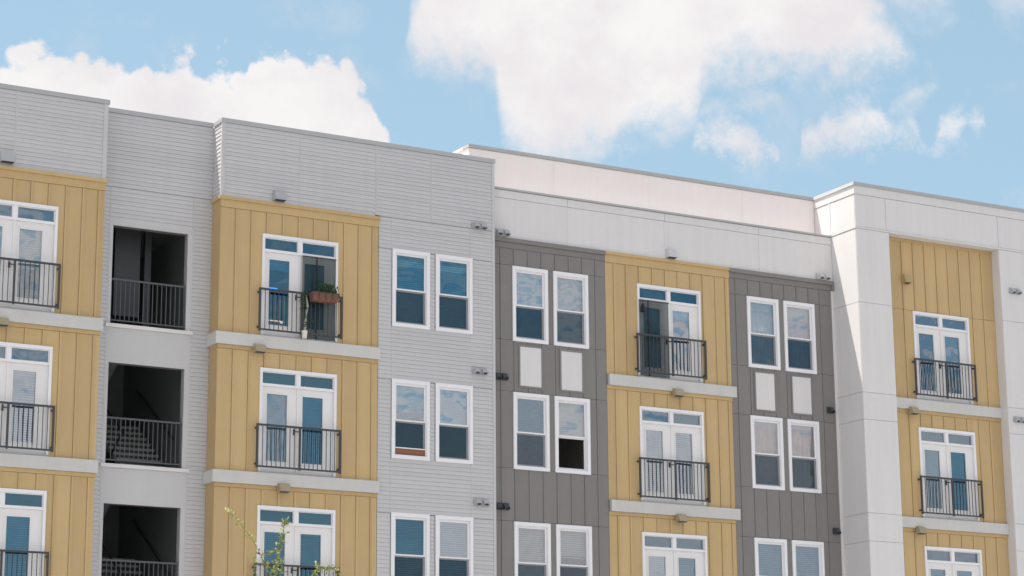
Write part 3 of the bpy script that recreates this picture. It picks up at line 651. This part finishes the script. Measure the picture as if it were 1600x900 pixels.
# ------------------------------------------------------------------ fixtures on the walls
def box_vent(x, y, z, m, label, w=.27, h=.21, group='square exhaust hoods on the facade'):
    t = empty('exhaust_hood', (x, y, Z(z)-h/2), label, 'vent', group)
    z0, z1 = Z(z)-h/2, Z(z)+h/2; d = .16
    MB().hexa([(x-w/2, y-d, z0), (x+w/2, y-d, z0), (x+w/2, y-.003, z0), (x-w/2, y-.003, z0), (x-w/2, y-d*.55, z1), (x+w/2, y-d*.55, z1), (x+w/2, y-.003, z1), (x-w/2, y-.003, z1)]).build('hood', m, t)
    MB().box(x-w/2-.025, x+w/2+.025, y-.0028, y-.0002, z0-.02, z1+.025).build('flange', m, t)
    MB().box(x-w/2+.02, x+w/2-.02, y-d+.02, y-.02, z0-.012, z0-.001).build('grille', 'vent_dark', t)
def twin_vent(x, y, z, m, label, n=2, w=.145, gap=.05, h=.115):
    t = empty('twin_vent' if n > 1 else 'wall_vent', (x, y, Z(z)-h/2), label, 'vent', 'small dryer vents on the facade')
    W_ = n*w+(n-1)*gap; z0, z1 = Z(z)-h/2, Z(z)+h/2
    MB().box(x-W_/2-.03, x+W_/2+.03, y-.012, y-.0005, z0-.02, z1+.03).build('flange', m, t)
    for i in range(n):
        a = x-W_/2+i*(w+gap); d = .13
        hd = MB().hexa([(a, y-d, z0+.03), (a+w, y-d, z0+.03), (a+w, y-.013, z0+.03), (a, y-.013, z0+.03), (a+.02, y-d*.5, z1), (a+w-.02, y-d*.5, z1), (a+w-.02, y-.013, z1), (a+.02, y-.013, z1)]).box(a, a+.012, y-d, y-.013, z0-.01, z0+.0295).box(a+w-.012, a+w, y-d, y-.013, z0-.01, z0+.0295)
        hd.build('hood', m, t)
        MB().box(a+.013, a+w-.013, y-.07, y-.02, z0, z0+.029).build('flap', 'vent_dark', t)
def pxv(px, py, y):
    p = at_dist(px, py, y); return p.x, p.z-ZO
x, z = pxv(11, 246, -.06); box_vent(x, -.018, z, 'vent_grey', 'grey square exhaust hood on the siding above the leftmost yellow bay', .3, .22)
x, z = pxv(3, 507, -.1); box_vent(x, -.086, -2.69, 'vent_tan', 'tan exhaust hood under the upper ledge of the leftmost yellow bay', .24, .16)
x, z = pxv(437, 307, -.06); box_vent(x, -.016, z+.01, 'vent_grey', 'grey square exhaust hood on the siding above the tall yellow bay')
x, z = pxv(405, 545, -.1); box_vent(x, -.086, z, 'vent_tan', 'tan exhaust hood on the upper ledge of the tall yellow bay', .24, .17)
x, z = pxv(443, 763, -.1); box_vent(x, -.086, z, 'vent_tan', 'tan exhaust hood on the lower ledge of the tall yellow bay', .24, .17)
x, z = pxv(1049, 398, YD-.06); box_vent(x, YD-.013, z+.02, 'vent_white', 'pale exhaust hood on the white parapet above the middle yellow bay', .25, .2)
x, z = pxv(1059, 614, YD-.1); box_vent(x, YD-.086, z, 'vent_tan', 'tan exhaust hood under the upper ledge of the middle yellow bay', .25, .17)
x, z = pxv(1064, 810, YD-.1); box_vent(x, YD-.086, z, 'vent_tan', 'tan exhaust hood under the lower ledge of the middle yellow bay', .24, .17)
x, z = pxv(1416, 436, YR-.06); box_vent(x, YR-.017, z, 'vent_yellow', 'yellow exhaust hood high on the recessed field of the white tower', .2, .22)
x, z = pxv(1427, 642, YR-.1); box_vent(x, YR-.086, z, 'vent_tan', 'tan exhaust hood under the upper ledge inside the white tower', .22, .17)
x, z = pxv(1438, 829, YR-.1); box_vent(x, YR-.086, z, 'vent_tan', 'tan exhaust hood under the lower ledge inside the white tower', .22, .17)
for (px, py, y, m, lb) in ((750, 353, -.022, 'vent_grey', 'grey paired vents on the siding just left of the parapet step'), (751, 580, -.022, 'vent_grey', 'grey paired vents on the siding right of the second row of windows'), (753, 785, -.022, 'vent_grey', 'grey paired vents on the siding right of the third row of windows'),
                        (786, 363, YD-.063, 'vent_grey', 'grey paired vents on the white parapet above the dark grey wall'), (783, 588, YD-.015, 'vent_dark', 'dark paired vents at the left edge of the dark grey wall, upper one'), (785, 791, YD-.015, 'vent_dark', 'dark paired vents at the left edge of the dark grey wall, lower one'),
                        (1587, 455, YE-.001, 'vent_grey', 'grey paired vents on the white pier at the right edge, upper one'), (1594, 656, YE-.001, 'vent_grey', 'grey paired vents on the white pier at the right edge, lower one'), (1288, 432, YD-.063, 'vent_white', 'white paired vents on the parapet beside the white tower'),
                        (1299, 641, YD-.015, 'vent_dark', 'small dark vent beside the white tower, upper one'), (1308, 830, YD-.015, 'vent_dark', 'small dark vent beside the white tower, lower one')):
    x, z = pxv(px, py, y-.05); twin_vent(x, y, z, m, lb, n=1 if px in (1299, 1308) else 2)
# ------------------------------------------------------------------ things on the balconies and in the windows
def leaf_at(b, p, d, s, r):
    d = Vector(d).normalized(); a = d.cross(Vector((r.uniform(-1, 1), r.uniform(-1, 1), r.uniform(-1, 1)))).normalized(); n = d.cross(a)
    p = Vector(p); b.quad(p, p+d*s*.5+a*s*.26+n*s*.06, p+d*s, p+d*s*.5-a*s*.26+n*s*.06)
rr = random.Random(4)
fb = empty('flower_box', (1.43, -.26, Z(-1.53)), 'brown fibre flower box with green plants hung on the top balcony railing', 'planter')
b = MB(); zt, zb = Z(-1.30), Z(-1.50)
b.hexa([(1.13, -.33, zb), (1.73, -.33, zb), (1.73, -.165, zb), (1.13, -.165, zb), (1.10, -.38, zt), (1.76, -.38, zt), (1.76, -.15, zt), (1.10, -.15, zt)]); b.build('box', 'coir', fb)
b = MB()
for x in (1.10, 1.26, 1.43, 1.60, 1.755): b.box(x-.006, x+.006, -.392, -.381, zb+.02, zt+.01)
b.box(1.095, 1.765, -.392, -.380, zt-.012, zt+.006); b.build('wire_frame', 'black_metal', fb)
b = MB()
for i in range(150):
    x = rr.gauss(1.52, .13); x = min(1.74, max(1.12, x)); p = (x, rr.uniform(-.36, -.18), zt-.01+abs(rr.gauss(0, .085)))
    leaf_at(b, p, (rr.uniform(-.6, .6), rr.uniform(-.6, .4), rr.uniform(.3, 1)), rr.uniform(.05, .11), rr)
b.build('plants', 'leaf_dark', fb, kind='stuff')
pp = empty('potted_climber', (.985, -.2, Z(-2.33)), 'thin climbing plant on a pale stake in a small white pot by the railing', 'plant')
b = MB().tube([(.99, -.2, Z(-2.37)), (.99, -.2, Z(-2.2))], [.052, .07], 12); b.build('pot', 'pot_white', pp)
MB().tube([(1.0, -.19, Z(-2.2)), (1.03, -.18, Z(-1.8)), (1.07, -.17, Z(-1.62)), (1.03, -.17, Z(-1.36))], [.03, .022, .026, .014], 6).build('stake', 'pole_pale', pp)
b = MB()
for i in range(90):
    t = rr.random(); z = Z(-2.18)+t*.9; p = (1.0+.05*math.sin(t*7)+rr.gauss(0, .045), -.2+rr.gauss(0, .03), z)
    leaf_at(b, p, (rr.uniform(-1, 1), rr.uniform(-1, .3), rr.uniform(-.4, .7)), rr.uniform(.04, .10), rr)
b.build('leaves', 'leaf_dark', pp, kind='stuff')
def screen_curtain(x0, x1, y, k, xs, label):
    t = empty('screen_curtain', ((x0+x1)/2, y, Z(-2.34-H*k)), label, 'door screen', 'magnetic insect screens hung over balcony doors')
    b = MB(); n = 20; z0, z1 = Z(-2.345-H*k), Z(-.41-H*k)
    p = [(x0+(x1-x0)*i/n, y+.012*math.sin(i*1.1)) for i in range(n+1)]
    for (xa, ya), (xb, yb) in zip(p, p[1:]): b.quad((xa, ya, z0), (xb, yb, z0), (xb, yb, z1), (xa, ya, z1))
    b.build('mesh', 'screen_curtain', t, smooth=True)
    MB().box(xs-.014, xs+.014, y-.022, y-.014, z0, z1).build('closing_strip', 'slat_dark', t)
    MB().box(x0, x1, y-.02, y-.013, z1-.03, z1+.0).build('header', 'black_metal', t)
screen_curtain(.975, 1.815, -.058, 0, 1.33, 'dark insect screen over the right door leaf behind the flower box')
screen_curtain(10.16, 11.03, YD-.058, 0, 10.42, 'dark insect screen over the left leaf of the top middle balcony door')
lt = empty('hanging_lantern', (10.245, YD-.10, Z(-.72)), 'small black lantern hanging at the top corner of the screened balcony door', 'lantern')
MB().tube([(10.245, YD-.10, Z(-.73)), (10.245, YD-.10, Z(-.60)), (10.245, YD-.10, Z(-.52))], [.062, .055, .02], 8).build('body', 'slat_dark', lt)
MB().tube([(10.245, YD-.10, Z(-.52)), (10.245, YD-.10, Z(-.44))], [.006, .006], 5).build('hook', 'black_metal', lt)
o = MB().box(.235, .43, .085, .095, Z(-1.235), Z(-1.212)).build('light_bar', 'led_blue'); tag(o, 'glowing blue light bar inside the glass of the top balcony door', 'light', 'light bars in the top balcony door')
o = MB().box(.205, .59, .085, .095, Z(-1.985), Z(-1.962)).box(.52, .58, .085, .095, Z(-2.02), Z(-1.986)).build('light_bar', 'led_red'); tag(o, 'glowing red light bar low inside the glass of the top balcony door', 'light', 'light bars in the top balcony door')
wb_ = empty('wooden_box', (3.77, .01, Z(-4.795)), 'brown wooden box on the sill of a siding window in the second row', 'box')
MB().box(3.395, 4.155, .002, .016, Z(-4.795), Z(-4.665)).build('front_board', 'wood_box', wb_); MB().box(3.39, 4.16, -.002, .017, Z(-4.664), Z(-4.640)).build('lid', 'vinyl', wb_)
# ------------------------------------------------------------------ the small tree in front of the building
TY = -11.5
base = at_dist(470, 900, TY); base = Vector((base.x, TY, 0))
tree = empty('young_tree', base, 'slender young tree in front of the tall yellow bay, sunlit shoots in bloom', 'tree')
tr = random.Random(11)
def wob(a, b, n, amp):
    a, b = Vector(a), Vector(b); return [a.lerp(b, i/n)+Vector((tr.gauss(0, amp), tr.gauss(0, amp), 0))*(0 if i in (0, n) else 1) for i in range(n+1)]
top = at_dist(440, 985, TY).z
br = MB(); tw = MB(); lv = MB(); fl = MB(); shoots = []
trunk = wob(base, base+Vector((0, 0, 2.2)), 5, .03)
MB().tube(trunk, [.11, .09, .08, .075, .07, .065], 8).build('trunk', 'bark', tree, smooth=True)
def shoot(pts, r0, r1, nl, s, spread, bloom=.0):
    n = len(pts); (tw if r0 < .01 else br).tube(pts, [r0+(r1-r0)*i/(n-1) for i in range(n)], 5)
    for i in range(nl):
        t = tr.random()**.8*(n-1); j = min(int(t), n-2); p = Vector(pts[j]).lerp(Vector(pts[j+1]), t-j)
        d = (Vector(pts[j+1])-Vector(pts[j])).normalized()
        o = Vector((tr.gauss(0, 1), tr.gauss(0, 1), tr.gauss(.2, .8)))*spread
        tgt = fl if tr.random() < bloom*(t/(n-1))**2 else lv
        leaf_at(tgt, p+o, d*.5+Vector((tr.gauss(0, .7), tr.gauss(0, .7), tr.gauss(.1, .5))), s*tr.uniform(.6, 1.3), tr)
fork = trunk[-1]
def P3(px, py, dy=0): return at_dist(px, py, TY+dy)
vis = [  # shoots that reach into the photograph, followed in it from foot to tip
    ([(440, 985), (424, 905), (408, 868), (396, 845), (384, 830), (371, 812), (361, 801), (356, 797)], .012, 60, .8),
    ([(452, 985), (430, 902), (431, 880), (434, 862), (439, 846), (442, 832), (444, 820), (447, 813)], .012, 85, .35),
    ([(445, 985), (418, 900), (409, 880), (411, 868), (424, 863), (433, 860)], .008, 34, .3),
    ([(470, 985), (478, 910), (492, 894), (508, 888), (522, 889), (530, 892)], .010, 60, .55),
    ([(455, 985), (405, 912), (398, 890), (397, 872)], .008, 26, .2), ([(470, 985), (492, 905), (496, 890), (498, 882)], .008, 34, .4),
    ([(440, 985), (440, 910), (440, 885), (436, 872)], .008, 40, .2), ([(448, 985), (428, 915), (424, 893), (420, 882)], .008, 34, .2)]
for i, (pts, r0, nl, bloom) in enumerate(vis):
    foot = P3(*pts[0], dy=tr.uniform(-.25, .25)); w = wob(fork, foot, 4, .05); 
    br.tube(w, [.055, .045, .035, .025, .018], 6)
    q = [P3(*p, dy=.12*math.sin(i*2+j)) for j, p in enumerate(pts)]; q[0] = foot
    shoot(q, .007, .0025, int(nl*(1.9 if i < 2 else 1.2)), .062, .026, bloom)
for i in range(46):                              # the crown below the photograph
    a = tr.uniform(0, 6.283); rad = tr.uniform(.3, 1.7); tip = base+Vector((math.cos(a)*rad, math.sin(a)*rad, tr.uniform(2.7, 5.0)-.35*rad))
    q = wob(fork, tip, 5, .08); q[0] = Vector(fork); shoot(q, .03, .004, 85, .08, .16, .15)
br.build('limbs', 'bark', tree, smooth=True); tw.build('twigs', 'shoot_bark', tree, smooth=True); lv.build('crown', 'leaf_bright', tree, kind='stuff'); fl.build('blossom', 'leaf_flower', tree, kind='stuff')
print('objects', len(bpy.data.objects), 'siding boards', N_SIDE[0])
